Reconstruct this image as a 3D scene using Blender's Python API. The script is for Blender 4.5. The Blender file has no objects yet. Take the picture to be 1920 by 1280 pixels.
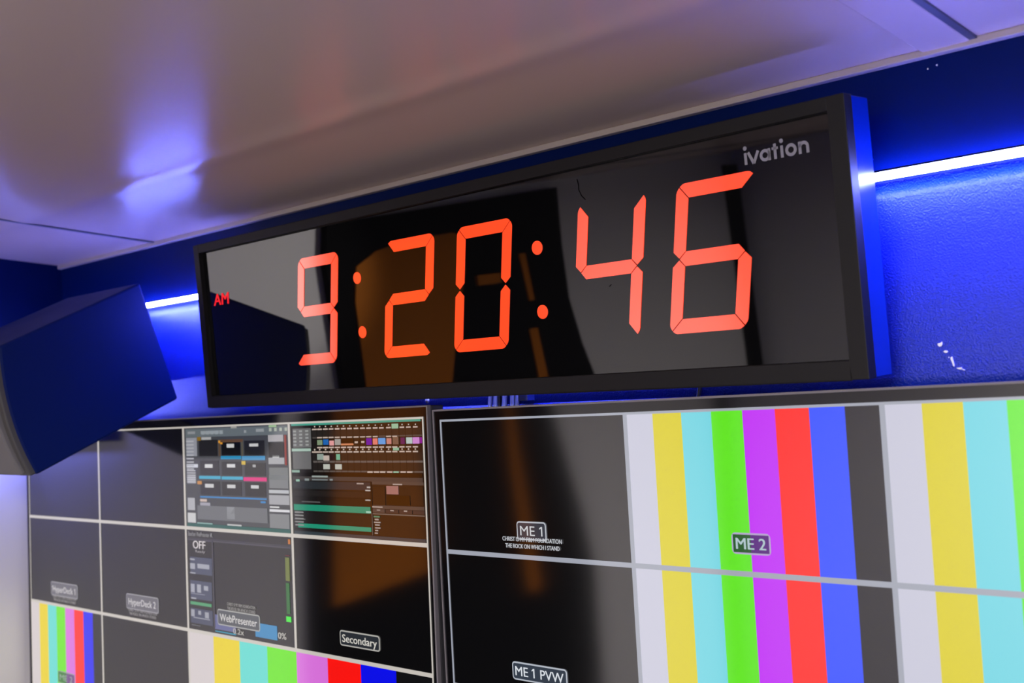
import bpy, bmesh, math, random
from mathutils import Vector, Matrix

random.seed(7)
S = 0.235            # one multiview cell is 23.5 cm wide
scene = bpy.context.scene
COL = scene.collection

# ------------------------------------------------------------------ camera
cam_data = bpy.data.cameras.new('camera')
cam_data.sensor_width = 36.0
cam_data.lens = 39.60
cam_data.clip_start = 0.02
cam = bpy.data.objects.new('camera', cam_data)
COL.objects.link(cam)
cam.matrix_world = Matrix(((0.72797, 0.06735, 0.68229, 0.83610),
                           (0.68377, 0.00138, -0.72969, -0.78192),
                           (-0.05009, 0.99773, -0.04505, 1.74393),
                           (0, 0, 0, 1)))
cam_data.dof.use_dof = True
cam_data.dof.focus_distance = 1.06
cam_data.dof.aperture_fstop = 8.0
scene.camera = cam

# ------------------------------------------------------------------ world, lamps, exposure
world = bpy.data.worlds.new('world')
scene.world = world
world.use_nodes = True
world.node_tree.nodes['Background'].inputs[0].default_value = (0.02, 0.02, 0.022, 1)
world.node_tree.nodes['Background'].inputs[1].default_value = 0.3
scene.view_settings.view_transform = 'Standard'
scene.view_settings.look = 'None'
scene.view_settings.exposure = 0.0
scene.view_settings.gamma = 1.0
scene.view_settings.use_curve_mapping = False


def area(name, loc, rot, sx, sy, power, col):
    d = bpy.data.lights.new(name, 'AREA')
    d.shape = 'RECTANGLE'
    d.size, d.size_y = sx, sy
    d.energy = power
    d.color = col
    o = bpy.data.objects.new(name, d)
    COL.objects.link(o)
    o.location = loc
    o.rotation_euler = rot
    return o


# the ceiling lamp of the rear half of the control room
area('room_lamp', (0.75, -1.45, 2.06), (0, 0, 0), 0.9, 0.45, 66.0, (1.0, 0.93, 0.88))
# added fill spot, no fixture, brightening the white side wall beside the door
_d = bpy.data.lights.new('side_fill_spot', 'SPOT')
_d.energy = 190.0
_d.spot_size = math.radians(13)
_d.spot_blend = 0.6
_d.shadow_soft_size = 0.03
_d.color = (1.0, 0.94, 0.92)
_o = bpy.data.objects.new('side_fill_spot', _d)
COL.objects.link(_o)
_o.location = (0.60, -1.60, 2.03)
_o.rotation_euler = (Vector((-0.978, -0.43, 1.92)) - Vector((0.60, -1.60, 2.03))).to_track_quat('-Z', 'Y').to_euler()


# ------------------------------------------------------------------ helpers
def lin(c):
    return tuple(((v / 255) / 12.92 if v / 255 <= 0.04045 else ((v / 255 + 0.055) / 1.055) ** 2.4) for v in c)


def pm(name, base, rough=0.5, spec=0.5, emit=None, strength=1.0, bump=None, vary=0.0, metallic=0.0, ior=1.5):
    """procedural principled material; bump = (scale, strength, distance), vary = noise in roughness"""
    m = bpy.data.materials.new(name)
    m.use_nodes = True
    nt = m.node_tree
    b = nt.nodes['Principled BSDF']
    b.inputs['Base Color'].default_value = (*base, 1)
    b.inputs['Roughness'].default_value = rough
    b.inputs['Metallic'].default_value = metallic
    b.inputs['IOR'].default_value = ior
    b.inputs['Specular IOR Level'].default_value = spec
    if emit is not None:
        b.inputs['Emission Color'].default_value = (*emit, 1)
        b.inputs['Emission Strength'].default_value = strength
    tc = None
    if bump or vary:
        tc = nt.nodes.new('ShaderNodeTexCoord')
    if bump:
        n = nt.nodes.new('ShaderNodeTexNoise')
        n.inputs['Scale'].default_value = bump[0]
        n.inputs['Detail'].default_value = 3
        nt.links.new(tc.outputs['Object'], n.inputs['Vector'])
        bp = nt.nodes.new('ShaderNodeBump')
        bp.inputs['Strength'].default_value = bump[1]
        bp.inputs['Distance'].default_value = bump[2]
        nt.links.new(n.outputs['Fac'], bp.inputs['Height'])
        nt.links.new(bp.outputs['Normal'], b.inputs['Normal'])
    if vary:
        n2 = nt.nodes.new('ShaderNodeTexNoise')
        n2.inputs['Scale'].default_value = 9
        n2.inputs['Detail'].default_value = 4
        nt.links.new(tc.outputs['Object'], n2.inputs['Vector'])
        mr = nt.nodes.new('ShaderNodeMapRange')
        mr.inputs['To Min'].default_value = max(0.0, rough - vary)
        mr.inputs['To Max'].default_value = rough + vary
        nt.links.new(n2.outputs['Fac'], mr.inputs['Value'])
        nt.links.new(mr.outputs['Result'], b.inputs['Roughness'])
    return m


_screen = {}


def scr(c, k=1.0):
    """a lit patch of a display: emits its colour, with the panel's own semi-gloss front"""
    key = (c, round(k, 3))
    if key not in _screen:
        _screen[key] = pm('display_%d_%d_%d' % c, (0.002, 0.002, 0.0022), SCREEN_ROUGH, SCREEN_SPEC, lin(c), k, ior=1.68)
    return _screen[key]


SCREEN_ROUGH = 0.08
SCREEN_SPEC = 1.0


class MB:
    def __init__(self):
        self.v, self.f, self.mi, self.smooth = [], [], [], []

    def poly(self, pts, mi=0, smooth=False):
        i = len(self.v)
        self.v += [tuple(q) for q in pts]
        self.f.append(tuple(range(i, i + len(pts))))
        self.mi.append(mi)
        self.smooth.append(smooth)

    def box(self, lo, hi, mi=0):
        x0, y0, z0 = lo
        x1, y1, z1 = hi
        c = [(x0, y0, z0), (x1, y0, z0), (x1, y1, z0), (x0, y1, z0), (x0, y0, z1), (x1, y0, z1), (x1, y1, z1), (x0, y1, z1)]
        self.hexa(c, mi)

    def hexa(self, c, mi=0):
        i = len(self.v)
        self.v += [tuple(q) for q in c]
        for f in ((0, 3, 2, 1), (4, 5, 6, 7), (0, 1, 5, 4), (1, 2, 6, 5), (2, 3, 7, 6), (3, 0, 4, 7)):
            self.f.append(tuple(i + k for k in f))
            self.mi.append(mi)
            self.smooth.append(False)

    def prism(self, pts, y0, y1, mi=0):
        """pts = (x, z) outline, extruded from y0 (front) to y1"""
        n = len(pts)
        self.poly([(x, y0, z) for x, z in pts], mi)
        self.poly([(x, y1, z) for x, z in reversed(pts)], mi)
        for a in range(n):
            b = (a + 1) % n
            self.poly([(pts[a][0], y0, pts[a][1]), (pts[a][0], y1, pts[a][1]), (pts[b][0], y1, pts[b][1]), (pts[b][0], y0, pts[b][1])], mi)

    def tube(self, path, r, n=10, mi=0, caps=True):
        path = [Vector(q) for q in path]
        rings = []
        for k, q in enumerate(path):
            t = (path[min(k + 1, len(path) - 1)] - path[max(k - 1, 0)]).normalized()
            up = Vector((0, 0, 1)) if abs(t.z) < 0.9 else Vector((0, 1, 0))
            a = t.cross(up).normalized()
            b = t.cross(a).normalized()
            i = len(self.v)
            self.v += [tuple(q + r * (math.cos(2 * math.pi * j / n) * a + math.sin(2 * math.pi * j / n) * b)) for j in range(n)]
            rings.append(i)
        for i, k in zip(rings, rings[1:]):
            for j in range(n):
                self.f.append((i + j, i + (j + 1) % n, k + (j + 1) % n, k + j))
                self.mi.append(mi)
                self.smooth.append(True)
        if caps:
            self.f.append(tuple(rings[0] + j for j in range(n)))
            self.f.append(tuple(rings[-1] + j for j in reversed(range(n))))
            self.mi += [mi, mi]
            self.smooth += [False, False]

    def build(self, name, mats, parent=None, bevel=0.0, seg=2):
        me = bpy.data.meshes.new(name)
        me.from_pydata(self.v, [], self.f)
        if not isinstance(mats, (list, tuple)):
            mats = [mats]
        for m in mats:
            me.materials.append(m)
        for q, i, s in zip(me.polygons, self.mi, self.smooth):
            q.material_index = i
            q.use_smooth = s
        bm = bmesh.new()
        bm.from_mesh(me)
        bmesh.ops.remove_doubles(bm, verts=bm.verts, dist=1e-6)
        bmesh.ops.recalc_face_normals(bm, faces=bm.faces)
        bm.to_mesh(me)
        bm.free()
        o = bpy.data.objects.new(name, me)
        COL.objects.link(o)
        if parent is not None:
            o.parent = parent
        if bevel:
            md = o.modifiers.new('bevel', 'BEVEL')
            md.width = bevel
            md.segments = seg
            md.limit_method = 'ANGLE'
        return o


def tag(o, label, cat, group=None):
    o['label'] = label
    o['category'] = cat
    if group:
        o['group'] = group
    return o


def thing(name, label, cat, M, group=None):
    o = bpy.data.objects.new(name, None)
    o.empty_display_size = 0.05
    COL.objects.link(o)
    o.matrix_world = M
    return tag(o, label, cat, group)


def struct(o):
    o['kind'] = 'structure'
    return o


def text_faces(mb, text, x0, z0, w, h, y, mi=0, bold=0.0, align='fit', shear=0.0):
    """letters as flat faces; baseline-left at (x0, z0), fitted to width w and cap height h"""
    cu = bpy.data.curves.new('t', 'FONT')
    cu.body = text
    cu.resolution_u = 3
    ob = bpy.data.objects.new('t', cu)
    COL.objects.link(ob)
    bpy.context.view_layer.update()
    me = bpy.data.meshes.new_from_object(ob.evaluated_get(bpy.context.evaluated_depsgraph_get()))
    ones = []
    if '1' in text:                      # the built-in figure one is a bare stem: give it its flag
        vs = [v.co for v in me.vertices]
        for n_ in range(len(vs) - 3):
            a_, b_, c_, d_ = vs[n_:n_ + 4]
            if (abs(a_.x - b_.x - 0.1) < 0.012 and abs(b_.x - c_.x) < 0.003 and abs(a_.y - b_.y) < 0.003 and abs(c_.y) < 0.02 and abs(d_.y) < 0.02 and b_.y > 0.6 and abs(d_.x - a_.x) < 0.003):
                ones.append((b_.x, b_.y))
    xs = [v.co.x for v in me.vertices]
    ref = bpy.data.curves.new('r', 'FONT')
    ref.body = 'H'
    ro = bpy.data.objects.new('r', ref)
    COL.objects.link(ro)
    bpy.context.view_layer.update()
    mr = bpy.data.meshes.new_from_object(ro.evaluated_get(bpy.context.evaluated_depsgraph_get()))
    cap = max(v.co.y for v in mr.vertices)
    sx = w / (max(xs) - min(xs))
    sz = h / cap
    i = len(mb.v)
    mb.v += [(x0 + (v.co.x - min(xs)) * sx + shear * v.co.y * sz, y, z0 + v.co.y * sz) for v in me.vertices]
    for (ax, ay) in ones:
        mb.poly([(x0 + (px - min(xs)) * sx + shear * py * sz, y, z0 + py * sz) for px, py in ((ax, ay), (ax - 0.14, ay - 0.12), (ax - 0.14, ay - 0.21), (ax, ay - 0.12))], mi)
    for q in me.polygons:
        mb.f.append(tuple(i + k for k in q.vertices))
        mb.mi.append(mi)
        mb.smooth.append(False)
    if bold:                             # heavier strokes: the same letters again, shifted by a hair
        n0, f0 = len(mb.v), list(zip(mb.f, mb.mi))
        for s_ in (-1, 1):
            j = len(mb.v)
            mb.v += [(p_[0] + s_ * bold * h, p_[1] - 0.00002, p_[2]) for p_ in mb.v[i:n0]]
            for f_, m_ in f0:
                if min(f_) >= i:
                    mb.f.append(tuple(q_ - i + j for q_ in f_))
                    mb.mi.append(m_)
                    mb.smooth.append(False)
    for o_, c_, m_ in ((ob, cu, me), (ro, ref, mr)):
        bpy.data.objects.remove(o_)
        bpy.data.curves.remove(c_)
        bpy.data.meshes.remove(m_)

# tuning
LED = 210.0
LEFT_END = 0.22
RIGHT_START = 0.44
SEG, SEG_ROUGH, SEG_SPEC = 1.35, 0.12, 1.0
SCREW = (-0.0855, 1.7396)

# software tiles in tile units: screen colours, with reflections lightened into the panel greys
SLIDES = {
    'toolbar': [(0.024,0.027,0.985,0.108,(95,103,107))],
    'sidebar': [(0.028,0.112,0.138,0.294,(138,140,148)),(0.026,0.372,0.143,0.405,(198,200,210)),(0.029,0.49,0.118,0.561,(148,150,158)),(0.028,0.703,0.102,0.823,(168,168,173)),(0.024,0.85,0.107,0.945,(193,193,193))],
    'slide_grid': [(0.16,0.138,0.346,0.295,(26,26,28)),(0.383,0.165,0.564,0.289,(6,8,8)),(0.6,0.154,0.784,0.288,(30,30,30)),(0.166,0.338,0.352,0.48,(34,34,38)),(0.381,0.35,0.569,0.477,(34,34,36)),(0.599,0.361,0.786,0.48,(34,34,34)),(0.163,0.538,0.357,0.67,(28,28,32)),(0.378,0.539,0.563,0.668,(28,28,30)),(0.596,0.54,0.785,0.67,(26,26,26))],
    'slide_strip': [(0.374,0.295,0.568,0.326,(10,130,175)),(0.575,0.297,0.786,0.335,(70,140,185)),(0.153,0.485,0.368,0.515,(60,160,190)),(0.377,0.488,0.579,0.517,(60,160,190)),(0.158,0.682,0.79,0.696,(45,125,185)),(0.734,0.709,0.779,0.727,(45,125,185))],
    'pink_strip': [(0.585,0.493,0.795,0.528,(215,40,120))],
    'slide_text': [(0.435,0.18,0.505,0.216,(195,195,195)),(0.647,0.182,0.728,0.209,(195,195,195)),(0.214,0.372,0.292,0.407,(205,205,205)),(0.432,0.371,0.51,0.403,(205,205,205)),(0.672,0.376,0.7,0.4,(165,165,165)),(0.211,0.562,0.298,0.598,(195,195,195)),(0.429,0.565,0.507,0.598,(195,195,195)),(0.651,0.565,0.722,0.595,(195,195,195)),(0.187,0.111,0.283,0.136,(165,165,165))],
    'marker_dot': [(0.356,0.146,0.394,0.182,(220,150,40)),(0.571,0.342,0.607,0.376,(200,170,60)),(0.134,0.536,0.179,0.568,(190,130,60)),(0.143,0.107,0.18,0.144,(130,100,30))],
    'selection_frame': [(0.373,0.138,0.589,0.165,(90,65,45)),(0.574,0.154,0.588,0.297,(85,80,65)),(0.356,0.17,0.374,0.295,(85,65,45))],
    'output_panel': [(0.818,0.108,0.949,0.168,(163,160,163)),(0.821,0.178,0.95,0.305,(28,28,28)),(0.816,0.314,0.953,0.371,(163,163,166)),(0.819,0.402,0.982,0.512,(113,116,116)),(0.817,0.469,0.98,0.588,(118,120,122)),(0.812,0.603,0.983,0.633,(178,180,183)),(0.811,0.649,0.985,0.734,(158,158,162)),(0.812,0.777,0.985,0.799,(208,208,212)),(0.811,0.818,0.98,0.945,(122,124,126)),(0.815,0.751,0.897,0.763,(208,208,208)),(0.852,0.291,0.91,0.315,(188,188,188))],
    'level_meter': [(0.958,0.112,0.974,0.381,(140,45,35))],
    'media_browser': [(0.127,0.772,0.793,0.907,(102,104,108)),(0.158,0.71,0.226,0.735,(194,174,164)),(0.157,0.743,0.259,0.772,(154,152,164)),(0.42,0.775,0.493,0.889,(149,149,154)),(0.421,0.936,0.555,0.954,(184,184,184)),(0.122,0.939,0.276,0.956,(134,169,164))],
    'footer_bar': [(0.02,0.95,0.985,0.983,(25,85,78))],
    'header_tab': [(0.481,0.017,0.535,0.035,(150,150,145)),(0.828,0.018,0.894,0.038,(150,180,140)),(0.183,0.05,0.364,0.08,(140,145,148)),(0.047,0.051,0.124,0.076,(135,138,142)),(0.603,0.056,0.623,0.081,(140,145,148)),(0.713,0.047,0.783,0.076,(140,145,148))],
    'sidebar_row': [(0.03,0.14,0.105,0.155,(165,166,172)),(0.03,0.174,0.105,0.189,(165,166,172)),(0.03,0.208,0.105,0.223,(165,166,172)),(0.03,0.242,0.105,0.257,(165,166,172)),(0.03,0.276,0.105,0.291,(165,166,172)),(0.03,0.31,0.105,0.325,(165,166,172)),(0.03,0.344,0.105,0.359,(165,166,172)),(0.03,0.378,0.105,0.393,(165,166,172)),(0.03,0.412,0.105,0.427,(165,166,172)),(0.03,0.43,0.12,0.442,(180,180,186)),(0.03,0.452,0.12,0.464,(180,180,186)),(0.03,0.474,0.12,0.486,(180,180,186)),(0.03,0.496,0.12,0.508,(180,180,186)),(0.03,0.518,0.12,0.53,(180,180,186)),(0.03,0.54,0.12,0.552,(180,180,186))],
    'toolbar_icon': [(0.19,0.05,0.222,0.085,(140,148,152)),(0.235,0.05,0.267,0.085,(140,148,152)),(0.28,0.05,0.312,0.085,(140,148,152)),(0.325,0.05,0.357,0.085,(140,148,152)),(0.37,0.05,0.402,0.085,(140,148,152)),(0.83,0.045,0.852,0.075,(165,172,160)),(0.875,0.045,0.897,0.075,(165,172,160)),(0.92,0.045,0.942,0.075,(165,172,160)),(0.965,0.045,0.987,0.075,(165,172,160))],
}
PRODUCTION = {
    'layer_row': [(0.19,0.085,0.985,0.135,(30,28,26)),(0.183,0.277,0.985,0.34,(26,24,22)),(0.187,0.362,0.984,0.421,(26,24,22)),(0.19,0.342,0.985,0.358,(90,84,80)),(0.19,0.425,0.984,0.438,(80,76,72)),(0.03,0.059,0.179,0.227,(100,100,100)),(0.024,0.263,0.173,0.415,(100,100,100)),(0.19,0.138,0.985,0.15,(70,66,62))],
    'column_divider': [(0.183,0.06,0.186,0.44,(4,3,3)),(0.224,0.06,0.227,0.44,(4,3,3)),(0.27,0.06,0.273,0.44,(4,3,3)),(0.315,0.06,0.318,0.44,(4,3,3)),(0.362,0.06,0.365,0.44,(4,3,3)),(0.409,0.06,0.412,0.44,(4,3,3)),(0.456,0.06,0.459,0.44,(4,3,3)),(0.504,0.06,0.507,0.44,(4,3,3)),(0.552,0.06,0.555,0.44,(4,3,3)),(0.597,0.06,0.6,0.44,(4,3,3)),(0.644,0.06,0.647,0.44,(4,3,3)),(0.688,0.06,0.691,0.44,(4,3,3)),(0.738,0.06,0.741,0.44,(4,3,3)),(0.781,0.06,0.784,0.44,(4,3,3)),(0.831,0.06,0.834,0.44,(4,3,3)),(0.875,0.06,0.878,0.44,(4,3,3)),(0.921,0.06,0.924,0.44,(4,3,3))],
    'layer_label': [(0.19,0.065,0.228,0.077,(190,172,160)),(0.184,0.26,0.225,0.273,(185,168,155)),(0.231,0.065,0.268,0.078,(190,172,160)),(0.228,0.138,0.267,0.149,(185,168,155)),(0.226,0.223,0.267,0.235,(190,172,160)),(0.225,0.26,0.265,0.273,(185,168,155)),(0.277,0.065,0.314,0.078,(190,172,160)),(0.274,0.138,0.312,0.149,(185,168,155)),(0.272,0.223,0.312,0.235,(190,172,160)),(0.27,0.261,0.311,0.273,(185,168,155)),(0.322,0.066,0.358,0.078,(190,172,160)),(0.319,0.138,0.357,0.149,(185,168,155)),(0.317,0.223,0.357,0.235,(190,172,160)),(0.316,0.261,0.355,0.274,(185,168,155)),(0.369,0.066,0.405,0.079,(190,172,160)),(0.367,0.139,0.404,0.15,(185,168,155)),(0.364,0.224,0.404,0.235,(190,172,160)),(0.363,0.261,0.403,0.274,(185,168,155)),(0.416,0.067,0.452,0.079,(190,172,160)),(0.414,0.139,0.451,0.15,(185,168,155)),(0.411,0.224,0.45,0.236,(190,172,160)),(0.41,0.261,0.449,0.274,(185,168,155)),(0.463,0.067,0.498,0.08,(190,172,160)),(0.46,0.14,0.497,0.15,(185,168,155)),(0.458,0.224,0.496,0.236,(190,172,160)),(0.457,0.262,0.495,0.274,(185,168,155)),(0.511,0.068,0.546,0.08,(190,172,160)),(0.509,0.14,0.545,0.151,(185,168,155)),(0.506,0.225,0.544,0.236,(190,172,160)),(0.505,0.262,0.543,0.275,(185,168,155)),(0.559,0.068,0.594,0.08,(190,172,160)),(0.557,0.141,0.593,0.151,(185,168,155)),(0.554,0.225,0.592,0.237,(190,172,160)),(0.553,0.262,0.591,0.275,(185,168,155)),(0.604,0.069,0.638,0.081,(190,172,160)),(0.602,0.141,0.637,0.151,(185,168,155)),(0.599,0.225,0.636,0.237,(190,172,160)),(0.598,0.263,0.635,0.275,(185,168,155)),(0.6,0.43,0.639,0.442,(190,172,160)),(0.651,0.069,0.685,0.081,(190,172,160)),(0.649,0.141,0.683,0.152,(185,168,155)),(0.646,0.226,0.683,0.237,(190,172,160)),(0.645,0.263,0.681,0.275,(185,168,155)),(0.647,0.43,0.685,0.441,(190,172,160)),(0.695,0.07,0.728,0.082,(190,172,160)),(0.69,0.226,0.726,0.237,(190,172,160)),(0.688,0.263,0.725,0.275,(185,168,155)),(0.691,0.429,0.728,0.441,(190,172,160)),(0.745,0.07,0.778,0.082,(190,172,160)),(0.743,0.142,0.777,0.152,(185,168,155)),(0.74,0.227,0.776,0.238,(190,172,160)),(0.739,0.264,0.775,0.276,(185,168,155)),(0.741,0.429,0.778,0.44,(190,172,160)),(0.788,0.071,0.82,0.082,(190,172,160)),(0.786,0.143,0.819,0.153,(185,168,155)),(0.783,0.227,0.818,0.238,(190,172,160)),(0.782,0.264,0.817,0.276,(185,168,155)),(0.784,0.429,0.821,0.44,(140,190,160)),(0.838,0.071,0.87,0.083,(190,172,160)),(0.832,0.227,0.867,0.238,(190,172,160)),(0.831,0.264,0.866,0.276,(185,168,155)),(0.833,0.428,0.869,0.439,(190,172,160)),(0.882,0.072,0.913,0.083,(190,172,160)),(0.876,0.228,0.911,0.238,(190,172,160)),(0.875,0.265,0.91,0.276,(185,168,155)),(0.877,0.428,0.913,0.439,(190,172,160)),(0.928,0.072,0.959,0.083,(190,172,160)),(0.922,0.228,0.956,0.239,(190,172,160)),(0.921,0.265,0.955,0.277,(185,168,155))],
    'cue_icon': [(0.207,0.042,0.216,0.053,(190,175,160)),(0.201,0.24,0.211,0.253,(195,180,165)),(0.248,0.043,0.256,0.054,(190,175,160)),(0.241,0.24,0.251,0.253,(195,180,165)),(0.293,0.043,0.302,0.054,(190,175,160)),(0.287,0.241,0.297,0.253,(195,180,165)),(0.338,0.044,0.347,0.055,(190,175,160)),(0.332,0.241,0.342,0.254,(195,180,165)),(0.386,0.044,0.394,0.055,(190,175,160)),(0.379,0.242,0.389,0.254,(195,180,165)),(0.432,0.045,0.441,0.056,(190,175,160)),(0.426,0.242,0.436,0.254,(195,180,165)),(0.479,0.046,0.487,0.056,(190,175,160)),(0.472,0.242,0.482,0.254,(195,180,165)),(0.527,0.046,0.535,0.057,(190,175,160)),(0.521,0.243,0.53,0.255,(195,180,165)),(0.575,0.047,0.583,0.057,(190,175,160)),(0.568,0.243,0.578,0.255,(195,180,165)),(0.619,0.047,0.627,0.058,(190,175,160)),(0.613,0.243,0.622,0.255,(195,180,165)),(0.666,0.048,0.674,0.058,(190,175,160)),(0.66,0.244,0.669,0.256,(195,180,165)),(0.71,0.049,0.717,0.059,(190,175,160)),(0.703,0.244,0.712,0.256,(195,180,165)),(0.76,0.049,0.768,0.059,(190,175,160)),(0.754,0.244,0.762,0.256,(195,180,165)),(0.803,0.05,0.81,0.06,(190,175,160)),(0.796,0.245,0.805,0.256,(195,180,165)),(0.852,0.05,0.86,0.06,(190,175,160)),(0.846,0.245,0.854,0.257,(195,180,165)),(0.896,0.051,0.903,0.061,(190,175,160)),(0.889,0.245,0.898,0.257,(195,180,165)),(0.942,0.052,0.949,0.062,(190,175,160)),(0.935,0.246,0.943,0.257,(195,180,165))],
    'thumb': [(0.228,0.163,0.269,0.207,(120,140,110)),(0.276,0.16,0.317,0.206,(20,95,170)),(0.324,0.171,0.359,0.212,(215,150,150)),(0.366,0.16,0.411,0.21,(150,150,145)),(0.416,0.158,0.507,0.197,(18,8,5)),(0.412,0.198,0.507,0.212,(205,130,90)),(0.516,0.182,0.539,0.197,(190,170,155)),(0.564,0.18,0.587,0.196,(190,170,155)),(0.601,0.158,0.641,0.213,(95,0,150)),(0.648,0.16,0.682,0.211,(215,120,105)),(0.687,0.158,0.738,0.209,(85,150,215)),(0.745,0.161,0.779,0.208,(190,125,115)),(0.788,0.153,0.828,0.212,(110,85,70)),(0.842,0.159,0.87,0.21,(85,20,80)),(0.88,0.159,0.921,0.208,(170,190,185)),(0.923,0.159,0.968,0.209,(195,130,200)),(0.97,0.16,0.985,0.207,(130,20,140)),(0.224,0.284,0.274,0.334,(140,155,145)),(0.272,0.297,0.319,0.34,(185,170,160)),(0.326,0.285,0.361,0.338,(8,8,24)),(0.373,0.286,0.402,0.335,(105,170,140)),(0.27,0.371,0.321,0.414,(180,182,172)),(0.362,0.371,0.413,0.415,(180,182,172))],
    'accent_bar': [(0.019,0.234,0.175,0.259,(160,185,172)),(0.013,0.423,0.078,0.444,(135,165,150)),(0.784,0.046,0.83,0.085,(140,180,150)),(0.788,0.238,0.829,0.261,(130,175,145)),(0.02,0.014,0.98,0.034,(60,150,130))],
    'timeline_panel': [(0.02,0.445,0.98,0.475,(6,5,5)),(0.02,0.478,0.98,0.512,(58,54,52)),(0.02,0.52,0.62,0.585,(34,40,44)),(0.02,0.6,0.62,0.645,(24,23,22)),(0.02,0.655,0.62,0.7,(12,12,12)),(0.02,0.79,0.62,0.88,(20,19,18)),(0.02,0.935,0.62,0.955,(20,19,18)),(0.631,0.512,0.985,0.536,(68,60,56)),(0.618,0.52,0.628,0.955,(6,5,5))],
    'timeline_clip': [(0.021,0.722,0.613,0.775,(22,135,105)),(0.052,0.888,0.614,0.924,(22,140,110))],
    'preview_image': [(0.732,0.545,0.815,0.612,(150,105,100)),(0.735,0.62,0.89,0.697,(8,4,2)),(0.635,0.553,0.722,0.705,(26,18,14)),(0.895,0.546,0.981,0.693,(26,18,14))],
    'inspector_panel': [(0.63,0.704,0.984,0.732,(68,60,56)),(0.63,0.735,0.715,0.764,(66,60,58)),(0.721,0.735,0.81,0.764,(48,41,41)),(0.815,0.735,0.902,0.764,(48,41,41)),(0.908,0.735,0.984,0.764,(48,41,41)),(0.63,0.77,0.984,0.779,(105,94,86)),(0.621,0.77,0.627,0.95,(80,76,70))],
    'text_row': [(0.635,0.791,0.678,0.803,(80,130,100)),(0.642,0.814,0.67,0.827,(160,148,140)),(0.636,0.838,0.682,0.848,(160,148,140)),(0.643,0.859,0.676,0.87,(160,148,140)),(0.642,0.883,0.68,0.893,(160,148,140)),(0.642,0.904,0.664,0.915,(160,148,140)),(0.639,0.926,0.661,0.936,(160,148,140)),(0.66,0.739,0.683,0.747,(165,150,142)),(0.754,0.738,0.778,0.747,(165,150,142)),(0.847,0.737,0.869,0.747,(165,150,142)),(0.521,0.526,0.571,0.537,(165,150,142)),(0.778,0.527,0.842,0.537,(165,150,142)),(0.582,0.581,0.619,0.592,(170,165,160)),(0.58,0.661,0.617,0.671,(170,165,160)),(0.594,0.554,0.619,0.568,(170,165,160)),(0.627,0.713,0.701,0.723,(165,150,142)),(0.026,0.784,0.07,0.801,(105,105,105)),(0.025,0.812,0.069,0.82,(105,105,105)),(0.024,0.847,0.113,0.855,(105,105,105)),(0.023,0.873,0.088,0.878,(105,105,105)),(0.118,0.496,0.153,0.515,(130,140,138)),(0.177,0.499,0.302,0.511,(110,118,120)),(0.317,0.496,0.341,0.511,(130,140,140)),(0.177,0.47,0.303,0.484,(150,160,155)),(0.046,0.504,0.076,0.522,(140,185,165)),(0.582,0.756,0.618,0.771,(150,200,180)),(0.088,0.693,0.236,0.702,(90,90,90))],
    'footer_bar': [(0.02,0.955,0.985,0.984,(46,58,64))],
    'side_icon': [(0.035,0.075,0.06,0.09,(150,152,150)),(0.085,0.075,0.11,0.09,(150,152,150)),(0.135,0.075,0.16,0.09,(150,152,150)),(0.035,0.105,0.06,0.12,(150,152,150)),(0.085,0.105,0.11,0.12,(150,152,150)),(0.135,0.105,0.16,0.12,(150,152,150)),(0.035,0.135,0.06,0.15,(150,152,150)),(0.085,0.135,0.11,0.15,(150,152,150)),(0.135,0.135,0.16,0.15,(150,152,150)),(0.035,0.165,0.06,0.18,(150,152,150)),(0.085,0.165,0.11,0.18,(150,152,150)),(0.135,0.165,0.16,0.18,(150,152,150)),(0.035,0.195,0.06,0.21,(150,152,150)),(0.085,0.195,0.11,0.21,(150,152,150)),(0.135,0.195,0.16,0.21,(150,152,150))],
    'side_text': [(0.03,0.785,0.1,0.797,(135,135,133)),(0.03,0.813,0.1,0.825,(135,135,133)),(0.03,0.841,0.1,0.853,(135,135,133)),(0.03,0.869,0.1,0.881,(135,135,133)),(0.03,0.897,0.1,0.909,(135,135,133))],
}
STREAM = {
    'header_bar': [(0.015,0.02,0.985,0.085,(34,32,36)),(0.015,0.088,0.985,0.108,(52,50,58))],
    'sidebar': [(0.036,0.28,0.258,0.444,(66,72,94)),(0.032,0.508,0.251,0.688,(66,72,94)),(0.028,0.779,0.251,0.923,(62,68,90))],
    'sidebar_text': [(0.035,0.298,0.084,0.312,(160,162,172)),(0.034,0.343,0.085,0.399,(155,157,168)),(0.11,0.342,0.23,0.386,(155,157,168)),(0.032,0.431,0.088,0.443,(160,162,172)),(0.035,0.544,0.075,0.626,(155,157,168)),(0.1,0.543,0.14,0.621,(155,157,168)),(0.169,0.549,0.213,0.593,(155,157,168)),(0.036,0.639,0.178,0.634,(150,152,162)),(0.035,0.676,0.088,0.69,(160,162,172)),(0.031,0.793,0.068,0.86,(150,152,162)),(0.105,0.797,0.134,0.835,(150,152,162)),(0.173,0.8,0.212,0.858,(150,152,162)),(0.056,0.873,0.223,0.864,(150,152,162)),(0.035,0.942,0.123,0.945,(150,152,162))],
    'green_button': [(0.028,0.715,0.242,0.745,(75,150,105))],
    'stream_chart': [(0.27,0.806,0.471,0.944,(92,96,140)),(0.651,0.82,0.844,0.947,(50,130,180))],
    'chart_baseline': [(0.272,0.968,0.471,0.958,(40,150,180))],
    'level_meter': [(0.933,0.178,0.971,0.184,(120,30,45)),(0.932,0.198,0.967,0.405,(105,115,50)),(0.932,0.423,0.961,0.695,(35,105,45))],
    'meter_peak': [(0.926,0.718,0.968,0.766,(60,225,60))],
    'record_tag': [(0.962,0.037,0.98,0.079,(190,110,40))],
    'panel_divider': [(0.262,0.11,0.275,0.93,(62,60,70)),(0.015,0.105,0.985,0.118,(70,68,78))],
}

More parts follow.
